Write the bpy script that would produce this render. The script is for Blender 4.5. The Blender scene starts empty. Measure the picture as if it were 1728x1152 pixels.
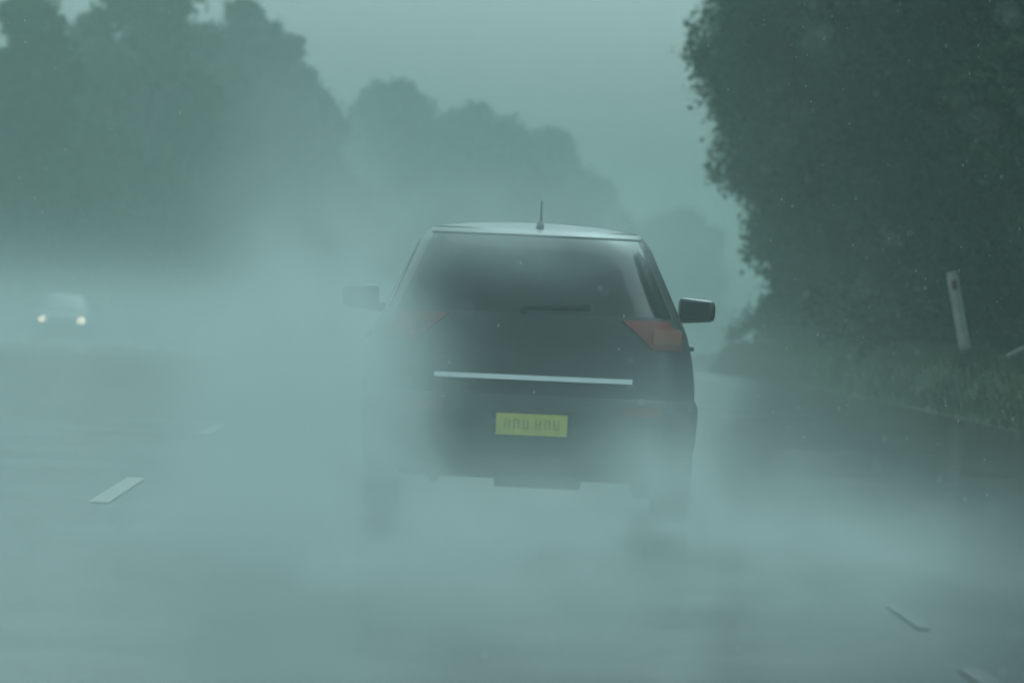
import bpy, bmesh, math, random
import numpy as np
from mathutils import Vector, Matrix

C = bpy.context.scene.collection
scene = bpy.context.scene
R = math.radians

# ------------------------------------------------------------ camera
EYE = 1.25                                   # eye height of the following driver
cam_d = bpy.data.cameras.new('camera'); cam = bpy.data.objects.new('camera', cam_d); C.objects.link(cam)
F = 8050.0                                   # focal length in px of a 1728 px wide frame (long telephoto)
cam_d.sensor_width = 36; cam_d.lens = F / 1728 * 36
cam_d.clip_start = .1; cam_d.clip_end = 5000
roll = R(2.5)
Yc = Vector(((735 - 864) / F, -(472 - 576) / F, -1)).normalized()      # the road's direction as seen by the camera
up = Vector((math.sin(roll), math.cos(roll), 0)); Zc = (up - Yc * up.dot(Yc)).normalized()
Xc = Yc.cross(Zc)
cam.matrix_world = Matrix.Translation((0, 0, EYE)) @ Matrix((Xc, Yc, Zc)).to_4x4()
cam_d.dof.use_dof = True; cam_d.dof.focus_distance = 31; cam_d.dof.aperture_fstop = 3.3
scene.camera = cam

# ------------------------------------------------------------ world: rain sky
SUN_EL, SUN_AZ = R(58), R(20)
w = bpy.data.worlds.new('World'); scene.world = w; w.use_nodes = True
nt = w.node_tree; nt.nodes.clear()
sky = nt.nodes.new('ShaderNodeTexSky'); sky.sky_type = 'NISHITA'; sky.sun_disc = False
sky.sun_elevation = SUN_EL; sky.sun_rotation = SUN_AZ; sky.dust_density = 6; sky.air_density = 1
hsv = nt.nodes.new('ShaderNodeHueSaturation'); hsv.inputs['Saturation'].default_value = .12
tint = nt.nodes.new('ShaderNodeMix'); tint.data_type = 'RGBA'; tint.blend_type = 'MULTIPLY'; tint.inputs[0].default_value = 1
tint.inputs[7].default_value = (.655, .97, .985, 1)      # the thick green-grey rain cloud
bg = nt.nodes.new('ShaderNodeBackground'); bg.inputs['Strength'].default_value = .165
out = nt.nodes.new('ShaderNodeOutputWorld')
nt.links.new(sky.outputs[0], hsv.inputs['Color']); nt.links.new(hsv.outputs[0], tint.inputs[6])
nt.links.new(tint.outputs[2], bg.inputs[0]); nt.links.new(bg.outputs[0], out.inputs[0])

sun_d = bpy.data.lights.new('sun', 'SUN'); sun = bpy.data.objects.new('sun', sun_d); C.objects.link(sun)
sun_d.energy = .7; sun_d.angle = R(70); sun_d.color = (.74, 1.0, .97)
sun.rotation_euler = (R(90) - SUN_EL, 0, -SUN_AZ + math.pi)

scene.view_settings.view_transform = 'Standard'; scene.view_settings.look = 'None'
scene.view_settings.exposure = .24; scene.view_settings.gamma = 1
scene.render.engine = 'CYCLES'
cy = scene.cycles
cy.volume_bounces = 2; cy.max_bounces = 6; cy.diffuse_bounces = 2; cy.glossy_bounces = 2
cy.volume_step_rate = 1; cy.volume_max_steps = 256

# ------------------------------------------------------------ helpers
def tag(o, label=None, cat=None, group=None, kind=None):
    if label: o['label'] = label
    if cat: o['category'] = cat
    if group: o['group'] = group
    if kind: o['kind'] = kind
    return o

def empty(name, loc=(0, 0, 0), rz=0):
    o = bpy.data.objects.new(name, None); C.objects.link(o); o.location = loc; o.rotation_euler = (0, 0, rz); return o

def mesh_obj(name, verts, faces, mat, parent=None, smooth=False):
    me = bpy.data.meshes.new(name)
    me.from_pydata([tuple(v) for v in verts], [], [tuple(f) for f in faces]); me.update()
    if smooth: me.polygons.foreach_set('use_smooth', [True] * len(me.polygons))
    if mat: me.materials.append(mat)
    o = bpy.data.objects.new(name, me); C.objects.link(o); o.parent = parent
    return o

def bm_obj(name, bm, mat, parent=None, smooth=False, bevel=0):
    if bevel: bmesh.ops.bevel(bm, geom=bm.edges[:], offset=bevel, segments=2, affect='EDGES', profile=.6)
    me = bpy.data.meshes.new(name); bm.to_mesh(me); bm.free()
    if smooth: me.polygons.foreach_set('use_smooth', [True] * len(me.polygons))
    me.materials.append(mat)
    o = bpy.data.objects.new(name, me); C.objects.link(o); o.parent = parent
    return o

def box(bm, c, s, rot=None):
    m = Matrix.Translation(c) @ (rot.to_4x4() if rot else Matrix()) @ Matrix.Diagonal((s[0], s[1], s[2], 1))
    bmesh.ops.create_cube(bm, size=1, matrix=m)

def cyl(bm, c, r, d, axis='X', r2=None, seg=32):
    rot = {'X': Matrix.Rotation(math.pi / 2, 4, 'Y'), 'Y': Matrix.Rotation(math.pi / 2, 4, 'X'), 'Z': Matrix()}[axis]
    bmesh.ops.create_cone(bm, cap_ends=True, segments=seg, radius1=r, radius2=r if r2 is None else r2, depth=d,
                          matrix=Matrix.Translation(c) @ rot)

def mat(name, col, rough=.6, metal=0, var=.15, scale=6, col2=None, emit=None, estr=0, rvar=.1, bump=0, bscale=60, ior=1.45, coat=0):
    m = bpy.data.materials.new(name); m.use_nodes = True; n = m.node_tree.nodes; l = m.node_tree.links
    b = n['Principled BSDF']
    tc = n.new('ShaderNodeTexCoord'); nz = n.new('ShaderNodeTexNoise'); nz.inputs['Scale'].default_value = scale
    nz.inputs['Detail'].default_value = 6; l.new(tc.outputs['Object'], nz.inputs['Vector'])
    rmp = n.new('ShaderNodeValToRGB'); l.new(nz.outputs['Fac'], rmp.inputs[0])
    c2 = col2 or tuple(max(0, c * (1 - var * 2)) for c in col)
    c1 = col if col2 else tuple(min(1, c * (1 + var)) for c in col)
    rmp.color_ramp.elements[0].position = .3; rmp.color_ramp.elements[1].position = .7
    rmp.color_ramp.elements[0].color = (*c2, 1); rmp.color_ramp.elements[1].color = (*c1, 1)
    l.new(rmp.outputs[0], b.inputs['Base Color'])
    mr = n.new('ShaderNodeMapRange'); mr.inputs[3].default_value = max(0, rough - rvar); mr.inputs[4].default_value = min(1, rough + rvar)
    l.new(nz.outputs['Fac'], mr.inputs[0]); l.new(mr.outputs[0], b.inputs['Roughness'])
    b.inputs['Metallic'].default_value = metal; b.inputs['IOR'].default_value = ior
    b.inputs['Coat Weight'].default_value = coat
    if emit: b.inputs['Emission Color'].default_value = (*emit, 1); b.inputs['Emission Strength'].default_value = estr
    if bump:
        n2 = n.new('ShaderNodeTexNoise'); n2.inputs['Scale'].default_value = bscale; l.new(tc.outputs['Object'], n2.inputs['Vector'])
        bp = n.new('ShaderNodeBump'); bp.inputs['Strength'].default_value = bump; bp.inputs['Distance'].default_value = .02
        l.new(n2.outputs['Fac'], bp.inputs['Height']); l.new(bp.outputs[0], b.inputs['Normal'])
    return m

M = dict(
    asphalt=mat('wet_asphalt', (.045, .047, .047), .13, var=.35, scale=.8, rvar=.06, bump=.03, bscale=30),
    line=mat('road_paint', (.26, .27, .25), .5, scale=9, col2=(.15, .16, .15)),
    worn=mat('worn_road_paint', (.075, .075, .073), .18, scale=14, col2=(.048, .05, .05)),
    soil=mat('verge_grass_ground', (.045, .075, .02), .85, scale=1.5, col2=(.03, .04, .016), bump=.6, bscale=20),
    grass=mat('grass_blade', (.075, .12, .03), .6, scale=2.5, col2=(.04, .075, .02)),
    leaf=mat('dark_leaf', (.028, .080, .018), .7, scale=.9, ior=1.22, col2=(.007, .026, .007), rvar=.15),
    leaf2=mat('grey_green_leaf', (.036, .082, .016), .7, scale=.35, ior=1.22, col2=(.008, .024, .006), rvar=.15),
    bark=mat('bark', (.11, .10, .085), .85, scale=4, col2=(.05, .045, .038), bump=.5, bscale=12),
    paint=mat('black_car_paint', (.018, .021, .022), .36, var=.1, rvar=.06, coat=.25),
    paint2=mat('grey_car_paint', (.06, .066, .066), .35, metal=.3, var=.06, coat=.5),
    glass=mat('tinted_glass', (.012, .015, .016), .08, var=.1, rvar=.04, ior=1.5),
    plastic=mat('black_plastic', (.02, .02, .021), .55),
    rubber=mat('tyre_rubber', (.018, .018, .018), .8),
    alloy=mat('alloy_rim', (.42, .43, .44), .35, metal=.9),
    chrome=mat('bright_chrome', (.82, .84, .84), .18, metal=1, var=.03, rvar=.05),
    red=mat('red_lens', (.17, .022, .018), .35, var=.1),
    amber=mat('amber_lens', (.25, .075, .035), .4, var=.1),
    clear=mat('clear_lens', (.5, .5, .5), .15, var=.05),
    plate=mat('yellow_plate', (.74, .66, .07), .45, var=.05, scale=20),
    ink=mat('plate_ink', (.40, .37, .06), .5),
    post=mat('white_plastic_post', (.66, .68, .64), .5, scale=5, col2=(.42, .45, .40)),
    wood=mat('bleached_wood', (.50, .48, .42), .8, scale=8, col2=(.30, .29, .25)),
    lamp=mat('lit_headlamp', (.8, .8, .75), .2, emit=(1.0, .86, .60), estr=6),
)

# ------------------------------------------------------------ terrain: level by the car, then falling gently and bending right
def drop(y):
    t = y - 70
    return -.0158 * 18 * math.log1p(math.exp(min(t / 18, 50))) if t / 18 < 30 else -.0158 * t
def dz(y):
    if y < 420: return drop(y)
    return drop(420) - .6 * (1 - math.exp(-(y - 420) * .0158 / .6))
def bend(y):
    if y < 50: return 0.0
    if y < 450: return .00018 * (y - 50) ** 2
    return .00018 * 160000 + .144 * (y - 450)
EDGE_R, EDGE_L = 6.2, -16.0
def sstep(t): t = max(0, min(1, t)); return t * t * (3 - 2 * t)
def bank(x, y):
    u = x - bend(y)
    z = dz(y)
    if u > EDGE_R: z += .6 * sstep((u - EDGE_R) / .5) + .5 * sstep((u - EDGE_R - 2) / 12) - .02
    elif u < EDGE_L: z += .35 * sstep((EDGE_L - u) / 2.5) - .02
    else: z -= .03
    return z

ys = list(np.concatenate([np.arange(-60, 0, 10), np.arange(0, 120, 3), np.arange(120, 460, 8), np.arange(460, 700, 40)]))
def sheet(name, us, m, zf, yl=ys):
    V, Fc = [], []
    for y in yl:
        for u in us: V.append((u + bend(y), y, zf(u + bend(y), y)))
    n = len(us)
    for j in range(len(yl) - 1):
        for i in range(n - 1): Fc.append((j * n + i, j * n + i + 1, (j + 1) * n + i + 1, (j + 1) * n + i))
    return mesh_obj(name, V, Fc, m, smooth=True)
us = [-700, -300, -120, -60, -40, -30, -24, -20, -18.5, -17.5, -16.6, -16, -10, 0, 6.2, 6.28, 6.37, 6.46, 6.55, 6.64, 6.72, 7.3, 7.6, 7.9, 8.5, 9.5, 11, 13, 16, 20, 26, 40, 80, 200, 500]
tag(sheet('ground', us, M['soil'], bank), kind='structure')
tag(sheet('road', [EDGE_L, -12, -9, -6, -3, 0, 3, EDGE_R], M['asphalt'], lambda x, y: dz(y)), kind='structure')

def strip(name, u0, u1, y0, y1, label, group=None, kind=None, wob=0.0, m='line'):
    n = max(2, int((y1 - y0) / 1.0) + 1); V = []; Fc = []
    for k in range(n):
        y = y0 + (y1 - y0) * k / (n - 1); b = bend(y)
        e = wob * math.sin(k * 2.1)
        V += [(u0 + b + e, y, dz(y) + .005), (u1 + b - e, y, dz(y) + .005)]
    for k in range(n - 1): Fc.append((2 * k, 2 * k + 1, 2 * k + 3, 2 * k + 2))
    o = mesh_obj(name, V, Fc, M[m])
    return tag(o, label, 'road marking' if label else None, group, kind)
g = 'painted dashes of the lane line left of the car'
strip('lane_dash', -1.81, -1.70, 25.6, 28.9, 'pale lane dash on the misty road, clearest one left of the black car', g)
strip('lane_dash', -1.81, -1.70, 37.4, 40.6, 'faint lane dash farther up the road, beyond the clearest dash', g)
g2 = 'worn dashes right of the car'
strip('lane_dash', 1.92, 1.98, 18.4, 19.8, 'faint worn dash on wet asphalt below and right of the car', g2, m='worn')
strip('lane_dash', 1.86, 1.94, 15.5, 16.5, 'worn dash at the bottom right corner of the road', g2, m='worn')

# ------------------------------------------------------------ car
LAY = [  # z, half width, rear y, front y, plan roundness
    (.24, .78, .20, 3.98, 5.5), (.31, .86, .07, 4.12, 5.5), (.42, .90, .015, 4.2, 5.2), (.58, .912, .0, 4.22, 5.0),
    (.72, .91, .045, 4.2, 5.0), (.85, .895, .085, 4.12, 5.0), (.95, .87, .115, 3.92, 5.0), (1.01, .848, .14, 3.5, 5.2),
    (1.07, .818, .175, 3.2, 5.2), (1.22, .745, .285, 2.92, 5.0), (1.38, .668, .41, 2.62, 5.0), (1.47, .628, .485, 2.44, 4.8),
    (1.52, .590, .56, 2.30, 4.4), (1.55, .51, .68, 2.15, 3.8), (1.572, .37, .90, 1.95, 3.2), (1.585, .16, 1.2, 1.7, 2.6)]
LZ = np.array([l[0] for l in LAY]); LP = np.array([l[1:] for l in LAY])
def layer(z): return [float(np.interp(z, LZ, LP[:, k])) for k in range(4)]
_cache = {}
def outline(z):
    key = round(z, 4)
    if key in _cache: return _cache[key]
    hw, yr, yf, n = layer(z)
    t = np.linspace(-math.pi, math.pi, 4001)          # t=0 at the rear centre
    sx, cx = np.sin(t), np.cos(t)
    x = hw * np.sign(sx) * np.abs(sx) ** (2 / n)
    L = (yf - yr) / 2
    y = (yf + yr) / 2 - L * np.sign(cx) * np.abs(cx) ** (2 / n)
    d = np.concatenate([[0], np.cumsum(np.hypot(np.diff(x), np.diff(y)))])
    s = d - d[2000]                                   # metres along the outline from the rear centre, + = right
    _cache[key] = (s, x, y); return _cache[key]
def P(s, z):
    S, x, y = outline(z)
    return np.array([np.interp(s, S, x), np.interp(s, S, y), z])
def N(s, z):
    a = P(s + .02, z) - P(s - .02, z); b = P(s, z + .012) - P(s, z - .012)
    n = np.cross(a, b); return n / (np.linalg.norm(n) + 1e-9)
def sx_at(x, z):                                     # outline position whose x is given, on the rear face
    S, X, Y = outline(z); m = slice(1000, 3001)
    return float(np.interp(x, X[m], S[m]))
def s_side(y, z, sg):                                # outline position whose y is given, on one side
    S, X, Y = outline(z)
    m = slice(2000, 4001)
    return sg * float(np.interp(y, Y[m], S[m]))

def patch(name, m, parent, rows, off=.004, ncol=14, smooth=True, thick=.012):
    """rows: list of (z, s0, s1); a panel that follows the body, with its rim folded back into it"""
    V, Fc = [], []
    for (z, s0, s1) in rows:
        for k in range(ncol):
            s = s0 + (s1 - s0) * k / (ncol - 1); V.append(P(s, z) + N(s, z) * off)
    nr = len(rows)
    for j in range(nr - 1):
        for i in range(ncol - 1): Fc.append((j * ncol + i, j * ncol + i + 1, (j + 1) * ncol + i + 1, (j + 1) * ncol + i))
    rim = [(0, i) for i in range(ncol)] + [(j, ncol - 1) for j in range(1, nr)] + [(nr - 1, i) for i in range(ncol - 2, -1, -1)] + [(j, 0) for j in range(nr - 2, 0, -1)]
    base = len(V)
    for (j, i) in rim:
        z, s0, s1 = rows[j]; s = s0 + (s1 - s0) * i / (ncol - 1); V.append(P(s, z) + N(s, z) * (off - thick))
    r = len(rim)
    for k in range(r):
        a = rim[k][0] * ncol + rim[k][1]; b = rim[(k + 1) % r][0] * ncol + rim[(k + 1) % r][1]
        Fc.append((b, a, base + k, base + (k + 1) % r))
    o = mesh_obj(name, V, Fc, m, parent, smooth); o.data.set_sharp_from_angle(angle=R(38)); return o

def zs(a, b, n): return [a + (b - a) * k / (n - 1) for k in range(n)]

def make_car(name, label, cat, paint, loc, rz, lights=False, rear=True):
    root = empty(name, loc, rz); tag(root, label, cat)
    # body shell: lofted from plan outlines
    Z = sorted(set(list(LZ) + [z for z in np.arange(.22, 1.56, .035)]))
    n = 144; V, Fc = [], []
    for z in Z:
        S, X, Y = outline(z); q = np.linspace(S[0], S[-1], n + 1)[:-1]
        for s in q: V.append((np.interp(s, S, X), np.interp(s, S, Y), z))
    for j in range(len(Z) - 1):
        for i in range(n): Fc.append((j * n + i, j * n + (i + 1) % n, (j + 1) * n + (i + 1) % n, (j + 1) * n + i))
    Fc.append(tuple(range(n - 1, -1, -1))); Fc.append(tuple(range((len(Z) - 1) * n, len(Z) * n)))
    body = mesh_obj('body', V, Fc, paint, root, True)
    cutters = []
    for y in (.78, 3.38):
        for sg in (-1, 1):
            bm = bmesh.new(); cyl(bm, (sg * .88, y, .32), .355, .42, 'X')
            c = bm_obj('cutter', bm, paint, root); cutters.append(c)
            md = body.modifiers.new('cut', 'BOOLEAN'); md.object = c; md.solver = 'EXACT'
    bpy.context.view_layer.update()
    dg = bpy.context.evaluated_depsgraph_get()
    me = bpy.data.meshes.new_from_object(body.evaluated_get(dg)); body.modifiers.clear(); body.data = me
    for c in cutters: bpy.data.objects.remove(c)
    me.polygons.foreach_set('use_smooth', [True] * len(me.polygons))
    try: me.set_sharp_from_angle(angle=R(40))
    except Exception: pass
    # wheels
    for y in (.78, 3.38):
        for sg in (-1, 1):
            bm = bmesh.new(); cyl(bm, (0, 0, 0), .318, .20, 'X', seg=40)
            we = bm_obj('wheel', bm, M['plastic'], root, True, .0); we.location = (sg * .78, y, .318)
            we.data.transform(Matrix.Diagonal((.8, .8, .8, 1)))
            V, Fc = [], []; prof = [(-.1, .2), (-.1, .28), (-.085, .312), (-.04, .318), (.04, .318), (.085, .312), (.1, .28), (.1, .2)]
            K = 40
            for k in range(K):
                a = 2 * math.pi * k / K
                for (px, pr) in prof: V.append((px, pr * math.cos(a), pr * math.sin(a)))
            pn = len(prof)
            for k in range(K):
                for i in range(pn): Fc.append((k * pn + i, ((k + 1) % K) * pn + i, ((k + 1) % K) * pn + (i + 1) % pn, k * pn + (i + 1) % pn))
            mesh_obj('tyre', V, Fc, M['rubber'], we, True)
            bm = bmesh.new()
            cyl(bm, (sg * .088, 0, 0), .05, .03, 'X', seg=20)
            for k in range(7):
                a = 2 * math.pi * k / 7
                box(bm, (sg * .09, .125 * math.cos(a), .125 * math.sin(a)), (.02, .17, .035), Matrix.Rotation(a, 3, 'X'))
            bm_obj('rim', bm, M['alloy'], we)
    # rear glass, tapering with the roof
    rows = []
    for z in zs(1.0955, 1.495, 10):
        h = layer(z)[0] * .90
        rows.append((z, sx_at(-h, z), sx_at(h, z)))
    patch('rear_window', M['glass'], root, rows, off=.006, ncol=28)
    # windscreen
    S = lambda z: outline(z)[0][-1]
    # side glass
    for sg in (-1, 1):
        for (a0, a1, b0, b1) in ((.95, 1.72, .62, 1.62), (1.82, 2.75, 1.72, 2.95)):
            rows = []
            for k, z in enumerate(zs(1.10, 1.46, 7)):
                t = k / 6
                y0 = b0 * (1 - t) + a0 * t; y1 = b1 * (1 - t) + (a1 if a1 < 2 else 2.2) * t
                rows.append((z, s_side(y0, z, sg), s_side(y1, z, sg)))
            if sg < 0: rows = [(z, b, a) for z, a, b in rows]
            patch('side_window', M['glass'], root, rows, ncol=10)
        # door handles and seams
        for y in (1.45, 2.35):
            bm = bmesh.new(); p = P(s_side(y, .93, sg), .93); box(bm, (p[0] + sg * .02, y, .93), (.03, .19, .028))
            bm_obj('door_handle', bm, paint, root, bevel=.008)
        # mirror: stalk and bevelled housing with its glass
        bm = bmesh.new(); bmesh.ops.create_cube(bm, size=1)
        bmesh.ops.scale(bm, vec=(.215, .13, .155), verts=bm.verts)
        for v in bm.verts:
            if v.co.x * sg > 0: v.co.z *= .78; v.co.y *= .7
        bmesh.ops.translate(bm, vec=(sg * .975 + .012, 2.66, 1.135), verts=bm.verts)
        mi = bm_obj('side_mirror', bm, paint, root, True, .035)
        bm = bmesh.new(); box(bm, (sg * .97 + .012, 2.592, 1.135), (.15, .006, .10)); bm_obj('mirror_glass', bm, M['glass'], mi)
        bm = bmesh.new(); box(bm, (sg * .84, 2.68, 1.08), (.12, .06, .05)); bm_obj('mirror_stalk', bm, M['plastic'], mi)
        # tail lamp wrapping round the corner
        rows = []
        for z in zs(.925, 1.075, 6):
            hw = layer(z)[0]; inner = sx_at(sg * (hw - .36 + (1.075 - z) * .7), z); outer = s_side(.42 - (z - .925) * .5, z, sg)
            rows.append((z, inner, outer) if sg > 0 else (z, outer, inner))
        tl = patch('tail_light', M['red'], root, rows, off=.012, ncol=14)
        rows = []
        for z in zs(.955, 1.03, 4):
            a = sx_at(sg * .62, z); b = sx_at(sg * .775, z)
            rows.append((z, a, b) if sg > 0 else (z, b, a))
        patch('indicator_lens', M['amber'], tl, rows, off=.016, ncol=8)
        # bumper reflector
        rows = [(z, *sorted((sx_at(sg * .47, z), sx_at(sg * .66, z)))) for z in zs(.575, .615, 3)]
        patch('reflector', M['red'], root, rows, off=.034, ncol=8)
        # exhaust on one side only
        # head lamps
        rows = []
        for z in zs(.70, .84, 4):
            S_, X_, Y_ = outline(z); m_ = slice(3000, 4001)
            tot = S_[-1]
            rows.append((z, tot - .74, tot - .50) if sg > 0 else (z, -tot + .50, -tot + .74))
        patch('headlight', M['lamp'] if lights else M['clear'], root, rows, off=.01, ncol=10)
    # bumper skin with raised outer edge
    def low(s): return .285 if abs(s) > .62 else .235
    V, Fc = [], []; nc, nr = 61, 9; s1 = 1.25
    for j in range(nr):
        for i in range(nc):
            s = -s1 + 2 * s1 * i / (nc - 1); z0 = .290 + .045 * sstep((abs(s) - .38) / .12)
            z = z0 + (.665 - z0) * j / (nr - 1)
            o_ = .028 if 0 < j < nr - 1 else .006
            V.append(P(s, z) + N(s, z) * o_)
    for j in range(nr - 1):
        for i in range(nc - 1): Fc.append((j * nc + i, j * nc + i + 1, (j + 1) * nc + i + 1, (j + 1) * nc + i))
    mesh_obj('bumper', V, Fc, paint, root, True)
    rows = [(z, sx_at(-.42, z), sx_at(.42, z)) for z in zs(.28, .37, 4)]
    patch('diffuser', M['plastic'], root, rows, off=.036, ncol=16)
    # tailgate panel lines
    rows = [(z, sx_at(-.78, z), sx_at(.78, z)) for z in (.672, .682)]
    tg = patch('tailgate', paint, root, [(z, sx_at(-.66, z), sx_at(.66, z)) for z in zs(.69, 1.0945, 9)], off=.006, ncol=30)
    rows = [(z, sx_at(-.515, z), sx_at(.515, z)) for z in (.737, .745, .753, .762)]
    patch('chrome_strip', M['chrome'], tg, rows, off=.03, ncol=20, thick=.03)
    # plate in its recess, facing back
    if rear:
        yp = P(0, .514)[1]
        bm = bmesh.new(); box(bm, (0, yp - .034, .514), (.42, .02, .16)); bm_obj('plate_recess', bm, M['plastic'], root, bevel=.006)
        bm = bmesh.new(); box(bm, (0, yp - .049, .514), (.373, .006, .112)); pl = bm_obj('number_plate', bm, M['plate'], root, bevel=.0015)
        for k in range(6):
            x = -.128 + k * .048 + (.018 if k > 2 else 0)
            bm = bmesh.new()
            box(bm, (x - .011, yp - .0535, .516), (.006, .003, .050)); box(bm, (x + .011, yp - .0535, .516), (.006, .003, .050))
            box(bm, (x, yp - .0535, .516 + (.0, .022, -.022)[k % 3]), (.016, .003, .006))
            bmesh.ops.remove_doubles(bm, verts=bm.verts[:], dist=.0005)
            bm_obj('plate_character', bm, M['ink'], pl)
    # wiper and high brake lamp, spoiler
    p = P(0, 1.11); bm = bmesh.new()
    box(bm, (.11, p[1] - .0, 1.135), (.36, .014, .016), Matrix.Rotation(R(-4), 3, 'Y'))
    cyl(bm, (-.06, p[1] - .012, 1.11), .022, .04, 'Y', seg=16); bm_obj('rear_wiper', bm, M['plastic'], root)
    rows = [(z, sx_at(-.56, z), sx_at(.56, z)) for z in zs(1.503, 1.532, 4)]
    sp = patch('spoiler', paint, root, rows, off=.012, ncol=24, thick=.015)
    # windscreen at the front
    tot = lambda z: outline(z)[0][-1]
    V, Fc = [], []; zz = zs(1.09, 1.46, 8); K = 20
    for z in zz:
        S_, X_, Y_ = outline(z); hw = layer(z)[0] * .9
        for k in range(K):
            x = -hw + 2 * hw * k / (K - 1); m_ = slice(3000, 4001)
            y = float(np.interp(abs(x), X_[m_][::-1], Y_[m_][::-1])); V.append((x, y + .012, z + .006))
    for j in range(len(zz) - 1):
        for i in range(K - 1): Fc.append((j * K + i + 1, j * K + i, (j + 1) * K + i, (j + 1) * K + i + 1))
    mesh_obj('windscreen', V, Fc, M['glass'], root, True)
    # antenna: tear-drop foot and short mast
    bm = bmesh.new(); bmesh.ops.create_uvsphere(bm, u_segments=16, v_segments=10, radius=1, matrix=Matrix.Translation((.015, .68, 1.557)) @ Matrix.Diagonal((.022, .045, .034, 1)))
    an = bm_obj('antenna', bm, M['plastic'], root, True)
    bm = bmesh.new(); bmesh.ops.create_cone(bm, cap_ends=True, segments=10, radius1=.0085, radius2=.004, depth=.13, matrix=Matrix.Translation((.018, .668, 1.635)) @ Matrix.Rotation(R(10), 4, 'X'))
    bm_obj('mast', bm, M['plastic'], an, True)
    # exhaust tip and axle beam seen under the bumper
    bm = bmesh.new(); cyl(bm, (-.50, .12, .215), .028, .18, 'Y', seg=20); bm_obj('exhaust_pipe', bm, M['plastic'], root)
    bm = bmesh.new(); box(bm, (0, .80, .24), (1.25, .12, .09)); box(bm, (.05, .42, .235), (.46, .34, .13)); bm_obj('underbody', bm, M['plastic'], root, bevel=.02)
    return root

make_car('black_hatchback', 'black hatchback seen from behind, chrome strip and yellow number plate, driving in thick spray', 'car', M['paint'], (.535, 25, 0), 0)
yo = 150
make_car('oncoming_car', 'oncoming car at the far left, only its two pale headlights showing through the mist', 'car', M['paint2'],
         (-11.65, yo + 2, dz(yo)), math.pi + R(2), lights=True, rear=False)

# ------------------------------------------------------------ trees
def leaves(pts, nrm, size, rng, aspect=.55):
    n = len(pts)
    a = rng.normal(size=(n, 3)); a /= np.linalg.norm(a, axis=1)[:, None]
    b = rng.normal(size=(n, 3)) ; b -= (b * a).sum(1)[:, None] * a; b /= np.linalg.norm(b, axis=1)[:, None]
    s = size * rng.uniform(.6, 1.4, n)[:, None]
    A, B = a * s, b * s * aspect
    V = np.stack([pts - A, pts + B - A * .1, pts + A, pts - B - A * .1], 1).reshape(-1, 3)
    return V
def quads_mesh(name, V, m):
    me = bpy.data.meshes.new(name); nv = len(V); nf = nv // 4
    me.vertices.add(nv); me.vertices.foreach_set('co', V.astype(np.float32).ravel())
    me.loops.add(nv); me.loops.foreach_set('vertex_index', np.arange(nv, dtype=np.int32))
    me.polygons.add(nf); me.polygons.foreach_set('loop_start', np.arange(0, nv, 4, dtype=np.int32))
    me.update(calc_edges=True); me.materials.append(m); return me
def lobe_points(lobes, per, rng, clump=.28):
    """leaf positions gathered in small sprays inside each lobe"""
    out = []
    for (x, y, z, r) in lobes:
        nc = max(6, int(per * r * r / 9))
        d = rng.normal(size=(nc, 3)); d /= np.linalg.norm(d, axis=1)[:, None]
        c = d * (r * rng.uniform(.35, 1.05, nc) ** .6)[:, None] * np.array([1, 1, .82]) + np.array([x, y, z])
        k = rng.integers(6, 12, nc); idx = np.repeat(np.arange(nc), k)
        out.append(c[idx] + rng.normal(scale=clump * .5, size=(len(idx), 3)))
    return np.concatenate(out)
def limb(bm, a, b, r0, r1, rng, seg=7):
    n = 5; a = Vector(a); b = Vector(b); prev = None
    side = Vector((rng.uniform(-1, 1), rng.uniform(-1, 1), 0)) * (b - a).length * .06
    for k in range(n + 1):
        t = k / n; c = a.lerp(b, t) + side * math.sin(t * math.pi); r = r0 + (r1 - r0) * t
        d = (b - a).normalized(); u = d.orthogonal().normalized(); v = d.cross(u)
        ring = [bm.verts.new(c + u * r * math.cos(2 * math.pi * q / seg) + v * r * math.sin(2 * math.pi * q / seg)) for q in range(seg)]
        if prev:
            for q in range(seg): bm.faces.new((prev[q], prev[(q + 1) % seg], ring[(q + 1) % seg], ring[q]))
        prev = ring
    bm.faces.new(prev)
def tree(name, label, cat, group, loc, H, lobes, seed, leafm, size, per, clump=.28, trunk_r=None):
    """lobes are relative to the foot"""
    rng = np.random.default_rng(seed)
    root = empty(name, loc); tag(root, label, cat, group)
    tr = trunk_r or H * .022
    bm = bmesh.new(); top = (rng.uniform(-.4, .4), rng.uniform(-.4, .4), H * .72)
    limb(bm, (0, 0, -.3), top, tr, tr * .35, rng, 10)
    for (x, y, z, r) in lobes[::2]:
        h = min(max(z * .55, H * .12), H * .68); t = h / (H * .72)
        limb(bm, (top[0] * t, top[1] * t, h), (x, y, z), tr * .38, tr * .08, rng)
    bm_obj('trunk', bm, M['bark'], root, True)
    P_ = lobe_points(lobes, per, rng, clump)
    me = quads_mesh('crown', leaves(P_, None, size, rng), leafm)
    c = bpy.data.objects.new('crown', me); C.objects.link(c); c.parent = root
    return root

def wall_lobes(rng, xl, x1, y0, y1, z0, z1, r, n):
    """crown whose road side follows xl(z)"""
    L = []
    for k in range(n):
        z = rng.uniform(z0, z1); rr = rng.uniform(*r)
        a = xl(z) + rr * .85
        x = a if rng.random() < .45 else rng.uniform(a, max(a + .1, x1))
        L.append((x, rng.uniform(y0, y1), z, rr))
    return L
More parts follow.
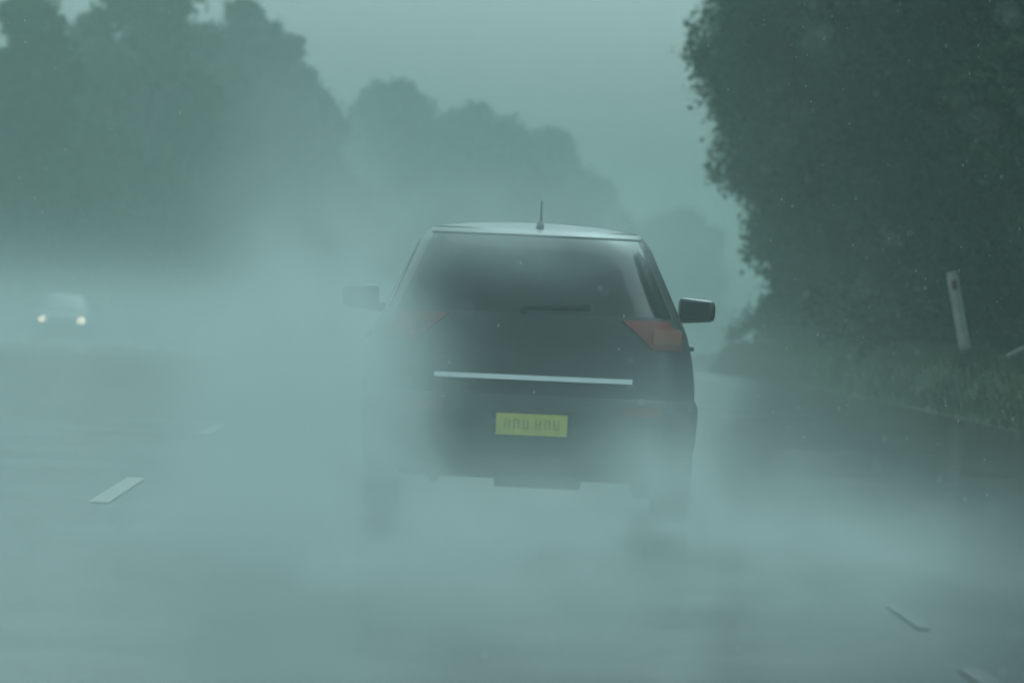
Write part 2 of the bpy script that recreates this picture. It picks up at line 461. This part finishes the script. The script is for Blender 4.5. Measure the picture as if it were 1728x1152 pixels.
# right-hand trees, along the verge
rt = [  # the first two stand just outside the picture and shade the verge
    (33, 5.2, 8.5, 1.0, 'dark roadside tree just outside the picture, nearest the camera'),
    (45, 4.6, 8.5, 1.0, 'dark roadside tree just outside the picture, before the nearest visible one'),
    # y, x of foot from the road edge, height, overhang at top, label
    (57, 4.0, 9.0, 1.2, 'nearest dark leafy roadside tree, filling the right edge of the picture behind the post'),
    (68, 3.6, 9.5, 1.2, 'dark dense tree on the right verge, just past the white guide post'),
    (80, 3.4, 10, 1.4, 'dark dense tree in the middle of the right-hand row of trees'),
    (93, 3.6, 10.5, 1.55, 'tall dark tree of the right-hand row overhanging the road against the sky'),
    (107, 3.4, 11.0, 1.5, 'dark tree of the right-hand row, second from its far end, bumpy outline'),
    (122, 3.2, 11.0, 1.1, 'hazy dark tree at the far end of the right-hand row')]
for k, (y, dx, H, ov, lab) in enumerate(rt):
    rng = np.random.default_rng(100 + k)
    ex = EDGE_R + bend(y); bx = ex + dx; gz = bank(bx, y)
    def xl(z, ex=ex, bx=bx, ov=ov, H=H):
        t = sstep((z - 3.8) / 3.2)
        return (ex + .80 - ov * t - .30 * math.sin(z * 2.2 + y) - .15 * math.sin(z * 5.1)) - bx + 1.9 * sstep((3.2 - z) / 2.8)
    lobes = wall_lobes(rng, xl, 3.6, -4.5, 4.5, .5, H - .8, (.8, 1.45), 52)
    tree('roadside_tree', lab, 'tree', 'dark trees along the right verge', (bx, y, gz), H, lobes, 200 + k, M['leaf'], .085, 1150, .30)

# left-hand trees
def crown_lobes(rng, W, z0, z1, n, r):
    """a broad uneven dome: widest at two fifths of its height, lobes of very different size"""
    L = []; sh = rng.uniform(0, 6.28, 3)
    for k in range(n):
        t = rng.uniform(0, 1) ** .9; z = z0 + (z1 - z0) * t
        a = rng.uniform(0, 2 * math.pi)
        wr = W * min(1, 1.2 * math.sqrt(max(.03, 1 - t ** 3.2))) * (.86 + .14 * math.sin(a * 3 + sh[0] + z))
        q = rng.random() ** .4
        rr = rng.uniform(*r) * (1.15 - .5 * t); wr = max(.1, wr - rr * .5)
        L.append((wr * q * math.cos(a), wr * q * math.sin(a) * .8, z - rr * .5, rr))
    return L
def px(p, y): return (p - 735) / F * y
def topz(p, py, y): return EYE + ((472 + .0437 * (p - 735)) - py) / F * y
lt = [  # distance, picture column, top row, half width px, label, lobes
    (215, 40, -4, 118, 'nearest tree on the left, darkest green, at the left edge of the picture', 60),
    (240, 245, -80, 145, 'tall misty tree on the left rising above the top of the picture', 74),
    (252, 150, 24, 75, 'misty tree between the darkest left-hand tree and the one reaching above the picture', 50),
    (262, 335, 38, 100, 'misty tree filling the gap between the tallest left-hand tree and the lone rounded top', 56),
    (285, 408, -12, 84, 'tall left-hand tree with a lone rounded top beside a gap of sky', 72),
    (292, 478, 62, 78, 'misty tree on the left whose ragged crown steps down toward the road', 54),
    (296, 530, 140, 62, 'slim misty tree at the road end of the tall left-hand trees', 36),
    (268, 340, 150, 130, 'lower bushy tree in front of the tall left-hand trees', 50),
    (228, 110, 170, 150, 'low spreading tree at left, above the two headlights', 50),
    (276, 560, 285, 105, 'low bushy tree at the right end of the left-hand trees', 34)]
for k, (y, p, top, hwp, lab, n) in enumerate(lt):
    rng = np.random.default_rng(300 + k)
    W = hwp / F * y; z1 = topz(p, top, y); x = px(p, y) - .0437 * (z1 - EYE) * .6
    gz = bank(x, y); H = z1 - gz
    lobes = crown_lobes(rng, W, .9, H - .2, n, (1.0, 1.9))
    tree('roadside_tree', lab, 'tree', 'misty trees on the left of the road', (x, y, gz), H, lobes, 400 + k, M['leaf2'], .21, 400, .45)
ft = [
    (405, 660, 146, 128, 'pale distant tree with a flat dome, left of the car roof', 62),
    (415, 805, 180, 165, 'pale distant tree with a wispy top, above the car roof', 70),
    (440, 925, 225, 108, 'pale distant tree stepping down right of the antenna', 36),
    (430, 730, 215, 120, 'pale distant tree filling the hollow between the domed and the wispy tree', 60),
    (465, 1000, 300, 90, 'small very pale tree right of and beyond the car roof', 26),
    (540, 1150, 362, 120, 'faintest farthest tree, seen between the car and the dark right-hand trees', 44),
    (375, 600, 320, 110, 'lower pale tree at the foot of the domed tree', 34),
    (400, 850, 330, 170, 'low faint bushy tree directly behind the car roof', 64)]
for k, (y, p, top, hwp, lab, n) in enumerate(ft):
    rng = np.random.default_rng(500 + k)
    W = hwp / F * y; z1 = topz(p, top, y); x = px(p, y) - .0437 * (z1 - EYE) * .6
    gz = bank(x, y); H = z1 - gz
    lobes = crown_lobes(rng, W, .9, H - .2, int(n * 1.25), (1.5, 2.9))
    tree('distant_tree', lab, 'tree', 'pale trees where the road bends', (x, y, gz), H, lobes, 600 + k, M['leaf2'], .36, 330, .7)
# low shrubs closing the wood behind and under the crowns
def shrub(loc, W, H, seed, label, group, m, size, per):
    rng = np.random.default_rng(seed)
    lobes = [(rng.uniform(-W, W), rng.uniform(-1, 1), rng.uniform(.2, .75) * H, rng.uniform(.3, .5) * H) for _ in range(14)]
    root = empty('shrub', loc); tag(root, label, 'shrub', group)
    bm = bmesh.new()
    for l in lobes[::2]: limb(bm, (rng.uniform(-.2, .2), rng.uniform(-.2, .2), -.1), l[:3], .04, .012, rng, 6)
    bm_obj('stem', bm, M['bark'], root, True)
    c = bpy.data.objects.new('foliage', quads_mesh('foliage', leaves(lobe_points(lobes, per, rng, .25), None, size, rng), m)); C.objects.link(c); c.parent = root
for k, (y, u) in enumerate([(60, 8.9), (67, 8.4), (75, 8.5), (84, 8.7), (95, 9.0), (108, 9.3), (122, 9.5), (138, 9.6)]):
    x = u + bend(y)
    shrub((x, y, bank(x, y)), 1.7, 1.7 + .1 * (k % 3), 700 + k, 'low dark shrub under the right-hand row of trees', 'shrubs under the right-hand trees', M['leaf'], .09, 620)
for k, (y, u) in enumerate([(188, -20.6), (200, -19.4), (212, -18.6), (224, -19), (238, -18), (254, -18.2), (272, -18), (292, -18.3), (315, -18), (340, -18.2), (370, -18.3), (405, -18.4)]):
    x = u + bend(y)
    shrub((x, y, bank(x, y)), 3.4, 3.2 + .4 * (k % 3), 730 + k, 'misty shrub at the foot of the left-hand trees', 'shrubs under the left-hand trees', M['leaf2'], .16, 420)

# ------------------------------------------------------------ verge: post, branch, grass
yb = 52.5; xb = 5.86 + .0; 
def on_bank(x, y): return (x, y, bank(x, y))
gp_x = 7.02; gp_y = 62.5
gp_x, gp_y = 6.82, 60.5
root = empty('guide_post', (gp_x, gp_y, bank(gp_x, gp_y) - .05)); tag(root, 'leaning white roadside guide post on the right verge in front of dark trees', 'guide post')
root.rotation_euler = (0, R(-12.5), 0)
bm = bmesh.new()
prof = [(-.072, .022), (-.066, -.0), (0, -.016), (.066, 0), (.072, .022), (.06, .028), (0, .004), (-.06, .028)]
HH = 1.27
ring = []
for z in (0, .3, .7, HH - .06, HH):
    kx = 1 if z < HH - .01 else .75
    ring.append([bm.verts.new((a * kx, b, z)) for a, b in prof])
for a, b in zip(ring, ring[1:]):
    for i in range(8): bm.faces.new((a[i], a[(i + 1) % 8], b[(i + 1) % 8], b[i]))
bm.faces.new(ring[-1]); bm.faces.new(ring[0][::-1])
bm_obj('post_shaft', bm, M['post'], root)
bm = bmesh.new(); box(bm, (0, -.020, HH - .17), (.06, .008, .12)); bm_obj('reflector', bm, M['red'], root, bevel=.002)

rng = np.random.default_rng(9)
bm = bmesh.new()
pts = [Vector((6.84, 57.4, bank(6.98, 57.6) + .12)), Vector((7.12, 57.7, bank(7.1, 57.7) + .24)), Vector((7.35, 57.9, bank(7.3, 57.9) + .28)), Vector((7.75, 58.1, bank(7.7, 58.1) + .20))]
for i in range(3): limb(bm, pts[i], pts[i + 1], .034 + .010 * i, .044 + .010 * i, rng, 8)
tag(bm_obj('fallen_branch', bm, M['wood'], None, True), 'pale bleached branch lying curved on the verge at the right edge', 'branch')

# grass on the bank
rng = np.random.default_rng(21)
nb = 42000
yv = 34 + 90 * rng.random(nb) ** 1.2; uv = EDGE_R + .05 + 4.2 * rng.random(nb) ** 1.3
V = np.zeros((nb, 4, 3))
den = np.sin(yv * 1.7) * np.cos(uv * 2.3 + yv) * .5 + .5
hgt = (.07 + .16 * rng.random(nb)) * (.6 + .9 * den)
for i in range(nb):
    x = uv[i] + bend(yv[i]); y = yv[i]; z = bank(x, y)
    a = rng.uniform(0, math.pi); wd = .012; l = rng.normal(scale=.07, size=2)
    dx_, dy_ = math.cos(a) * wd, math.sin(a) * wd
    V[i] = [(x - dx_, y - dy_, z - .02), (x + dx_, y + dy_, z - .02), (x + dx_ * .3 + l[0], y + dy_ * .3 + l[1], z + hgt[i]), (x - dx_ * .3 + l[0], y - dy_ * .3 + l[1], z + hgt[i])]
me = quads_mesh('verge_grass', V.reshape(-1, 3), M['grass'])
o = bpy.data.objects.new('verge_grass', me); C.objects.link(o)
tag(o, 'short green grass on the raised right verge', 'grass', kind='stuff')
# darker tall tuft at the post's foot
def tuft(x0, y0, n, h, seed, label):
    rng = np.random.default_rng(seed); V = []
    for i in range(n):
        x = x0 + rng.normal(scale=.10); y = y0 + rng.normal(scale=.08); z = bank(x, y) - .02
        a = rng.uniform(0, math.pi); l = rng.normal(scale=.10, size=2); hh = h * rng.uniform(.5, 1)
        dx_, dy_ = math.cos(a) * .010, math.sin(a) * .010
        V += [(x - dx_, y - dy_, z), (x + dx_, y + dy_, z), (x + dx_ * .3 + l[0], y + dy_ * .3 + l[1], z + hh), (x - dx_ * .3 + l[0], y - dy_ * .3 + l[1], z + hh)]
    me = quads_mesh('grass_tuft', np.array(V), M['leaf']); o = bpy.data.objects.new('grass_tuft', me); C.objects.link(o)
    tag(o, label, 'grass tuft', 'dark tufts round the guide post')
tuft(gp_x + .04, gp_y - .30, 420, .26, 5, 'dark grass tuft in front of the foot of the white guide post')
tuft(gp_x + .55, gp_y - .2, 460, .42, 6, 'dark grass tuft between the guide post and the pale branch')

# ------------------------------------------------------------ rain, spray and haze
rng = np.random.default_rng(77)
nd = 2000
V, Fc = [], []
ico = bmesh.new(); bmesh.ops.create_icosphere(ico, subdivisions=1, radius=1)
iv = np.array([v.co[:] for v in ico.verts]); fi = [[v.index for v in f.verts] for f in ico.faces]; ico.free()
py_ = 5 + 45 * rng.random(nd); pos = np.stack([rng.uniform(-1, 1, nd) * (.2 * py_ + .5), py_, EYE + rng.uniform(-1, 1, nd) * (.11 * py_ + .3)], 1)
pos[:, 2] = np.abs(pos[:, 2] - .03) + .03
av, af = [], []
for k in range(nd):
    r = rng.uniform(.0016, .0034); av.append(iv * np.array([r, r, r * 2.6]) + pos[k]); af += [[a + k * len(iv) for a in f] for f in fi]
rain_m = mat('rain_water', (.55, .6, .6), .12, var=.02)
o = mesh_obj('raindrops', np.concatenate(av), af, rain_m, None, True)
tag(o, 'scattered raindrops falling over the road', 'rain', kind='stuff')

def volume_mat(name, col, dens):
    m = bpy.data.materials.new(name); m.use_nodes = True; n = m.node_tree.nodes; l = m.node_tree.links; n.clear()
    o = n.new('ShaderNodeOutputMaterial'); pv = n.new('ShaderNodeVolumePrincipled')
    pv.inputs['Color'].default_value = (*col, 1); pv.inputs['Density'].default_value = dens
    l.new(pv.outputs[0], o.inputs['Volume']); return m, n, l, pv
def boxmesh(name, lo, hi, m, label, cat):
    bm = bmesh.new(); c = [(a + b) / 2 for a, b in zip(lo, hi)]; box(bm, c, [b - a for a, b in zip(lo, hi)])
    o = bm_obj(name, bm, m); return tag(o, label, cat, kind='stuff')

hz, *_ = volume_mat('rain_haze', (.48, .60, .565), .0029)
boxmesh('haze', (-720, -70, -11), (720, 710, 16), hz, 'grey-green rain haze filling the air over the road', 'haze')

# spray thrown up behind the car and over the lanes to its left: denser near the road, torn by noise
sm, n, l, pv = volume_mat('tyre_spray', (.60, .67, .665), 0)
tc = n.new('ShaderNodeTexCoord')
def gauss(c, r, amp):
    mp = n.new('ShaderNodeVectorMath'); mp.operation = 'SUBTRACT'; mp.inputs[1].default_value = c; l.new(tc.outputs['Object'], mp.inputs[0])
    dv = n.new('ShaderNodeVectorMath'); dv.operation = 'DIVIDE'; dv.inputs[1].default_value = r; l.new(mp.outputs[0], dv.inputs[0])
    dt = n.new('ShaderNodeVectorMath'); dt.operation = 'DOT_PRODUCT'; l.new(dv.outputs[0], dt.inputs[0]); l.new(dv.outputs[0], dt.inputs[1])
    ng = n.new('ShaderNodeMath'); ng.operation = 'MULTIPLY'; ng.inputs[1].default_value = -1; l.new(dt.outputs['Value'], ng.inputs[0])
    ex = n.new('ShaderNodeMath'); ex.operation = 'EXPONENT'; l.new(ng.outputs[0], ex.inputs[0])
    am = n.new('ShaderNodeMath'); am.operation = 'MULTIPLY'; am.inputs[1].default_value = amp; l.new(ex.outputs[0], am.inputs[0])
    return am.outputs[0]
SPRAY = [  # centre, radii, density per metre
    ((.5, 21.6, -.05), (1.5, 3.6, .36), .42),    # behind the rear wheels
    ((-.54, 22.2, .32), (.38, 3.0, .96), .85),   # curling up the left flank
    ((-.36, 23.9, .05), (.48, 1.3, .66), .58),   # thrown off the left rear tyre
    ((1.38, 23.8, .0), (.44, 1.3, .54), .80),    # thrown off the right rear tyre
    ((2.0, 22.5, .0), (.8, 3.5, .40), .13),       # low on the right
    ((.5, 17, .7), (1.7, 6.0, .95), .009),       # thin veil drifting back toward the camera
    ((.45, 24.0, 1.52), (.62, 1.0, .22), .34),   # added wisp that brightens the top of the rear window
    ((-3.6, 28, .0), (3.4, 14, .66), .065),      # wake over the lanes to the left
    ((-1.5, 16, -.05), (2.3, 6.5, .52), .07)]   # settling toward the camera
acc = None
for s in SPRAY:
    gnode = gauss(*s)
    if acc is None: acc = gnode
    else:
        ad = n.new('ShaderNodeMath'); ad.operation = 'ADD'; l.new(acc, ad.inputs[0]); l.new(gnode, ad.inputs[1]); acc = ad.outputs[0]
nz = n.new('ShaderNodeTexNoise'); nz.inputs['Scale'].default_value = 1.31; nz.inputs['Detail'].default_value = 3; nz.inputs['Distortion'].default_value = .6; stre = n.new('ShaderNodeVectorMath'); stre.operation = 'MULTIPLY'; stre.inputs[1].default_value = (1.1, .28, 1.25)   # wisps drawn out along the wake
l.new(tc.outputs['Object'], stre.inputs[0]); l.new(stre.outputs[0], nz.inputs['Vector'])
mr = n.new('ShaderNodeMapRange'); mr.inputs[1].default_value = .34; mr.inputs[2].default_value = .68; mr.inputs[3].default_value = .24; mr.inputs[4].default_value = 1.95
l.new(nz.outputs['Fac'], mr.inputs[0])
mu = n.new('ShaderNodeMath'); mu.operation = 'MULTIPLY'; l.new(acc, mu.inputs[0]); l.new(mr.outputs[0], mu.inputs[1])
l.new(mu.outputs[0], pv.inputs['Density'])
sm.cycles.volume_step_rate = 1.0
sp = boxmesh('tyre_spray', (-9, 6, .012), (5, 48, 2.6), sm, 'pale cloud of tyre spray round the black car and over the lanes to its left', 'spray')

# mist hanging over the lanes farther up the road, round the oncoming car
fm, n, l, pv = volume_mat('far_spray', (.62, .70, .69), 0)
tc = n.new('ShaderNodeTexCoord')
ga = [gauss((-9, 122, -.4), (11, 38, 1.25), .030), gauss((-9, 125, -.6), (13, 40, 2.6), .006), gauss((3, 78, -.1), (5, 28, .75), .013)]
a1 = n.new('ShaderNodeMath'); l.new(ga[0], a1.inputs[0]); l.new(ga[1], a1.inputs[1])
a2 = n.new('ShaderNodeMath'); l.new(a1.outputs[0], a2.inputs[0]); l.new(ga[2], a2.inputs[1]); l.new(a2.outputs[0], pv.inputs['Density'])
fm.cycles.volume_step_rate = 3.0
boxmesh('road_mist', (-34, 48.5, -3.4), (8, 215, 8.0), fm, 'low spray mist over the lanes around the oncoming car', 'mist')
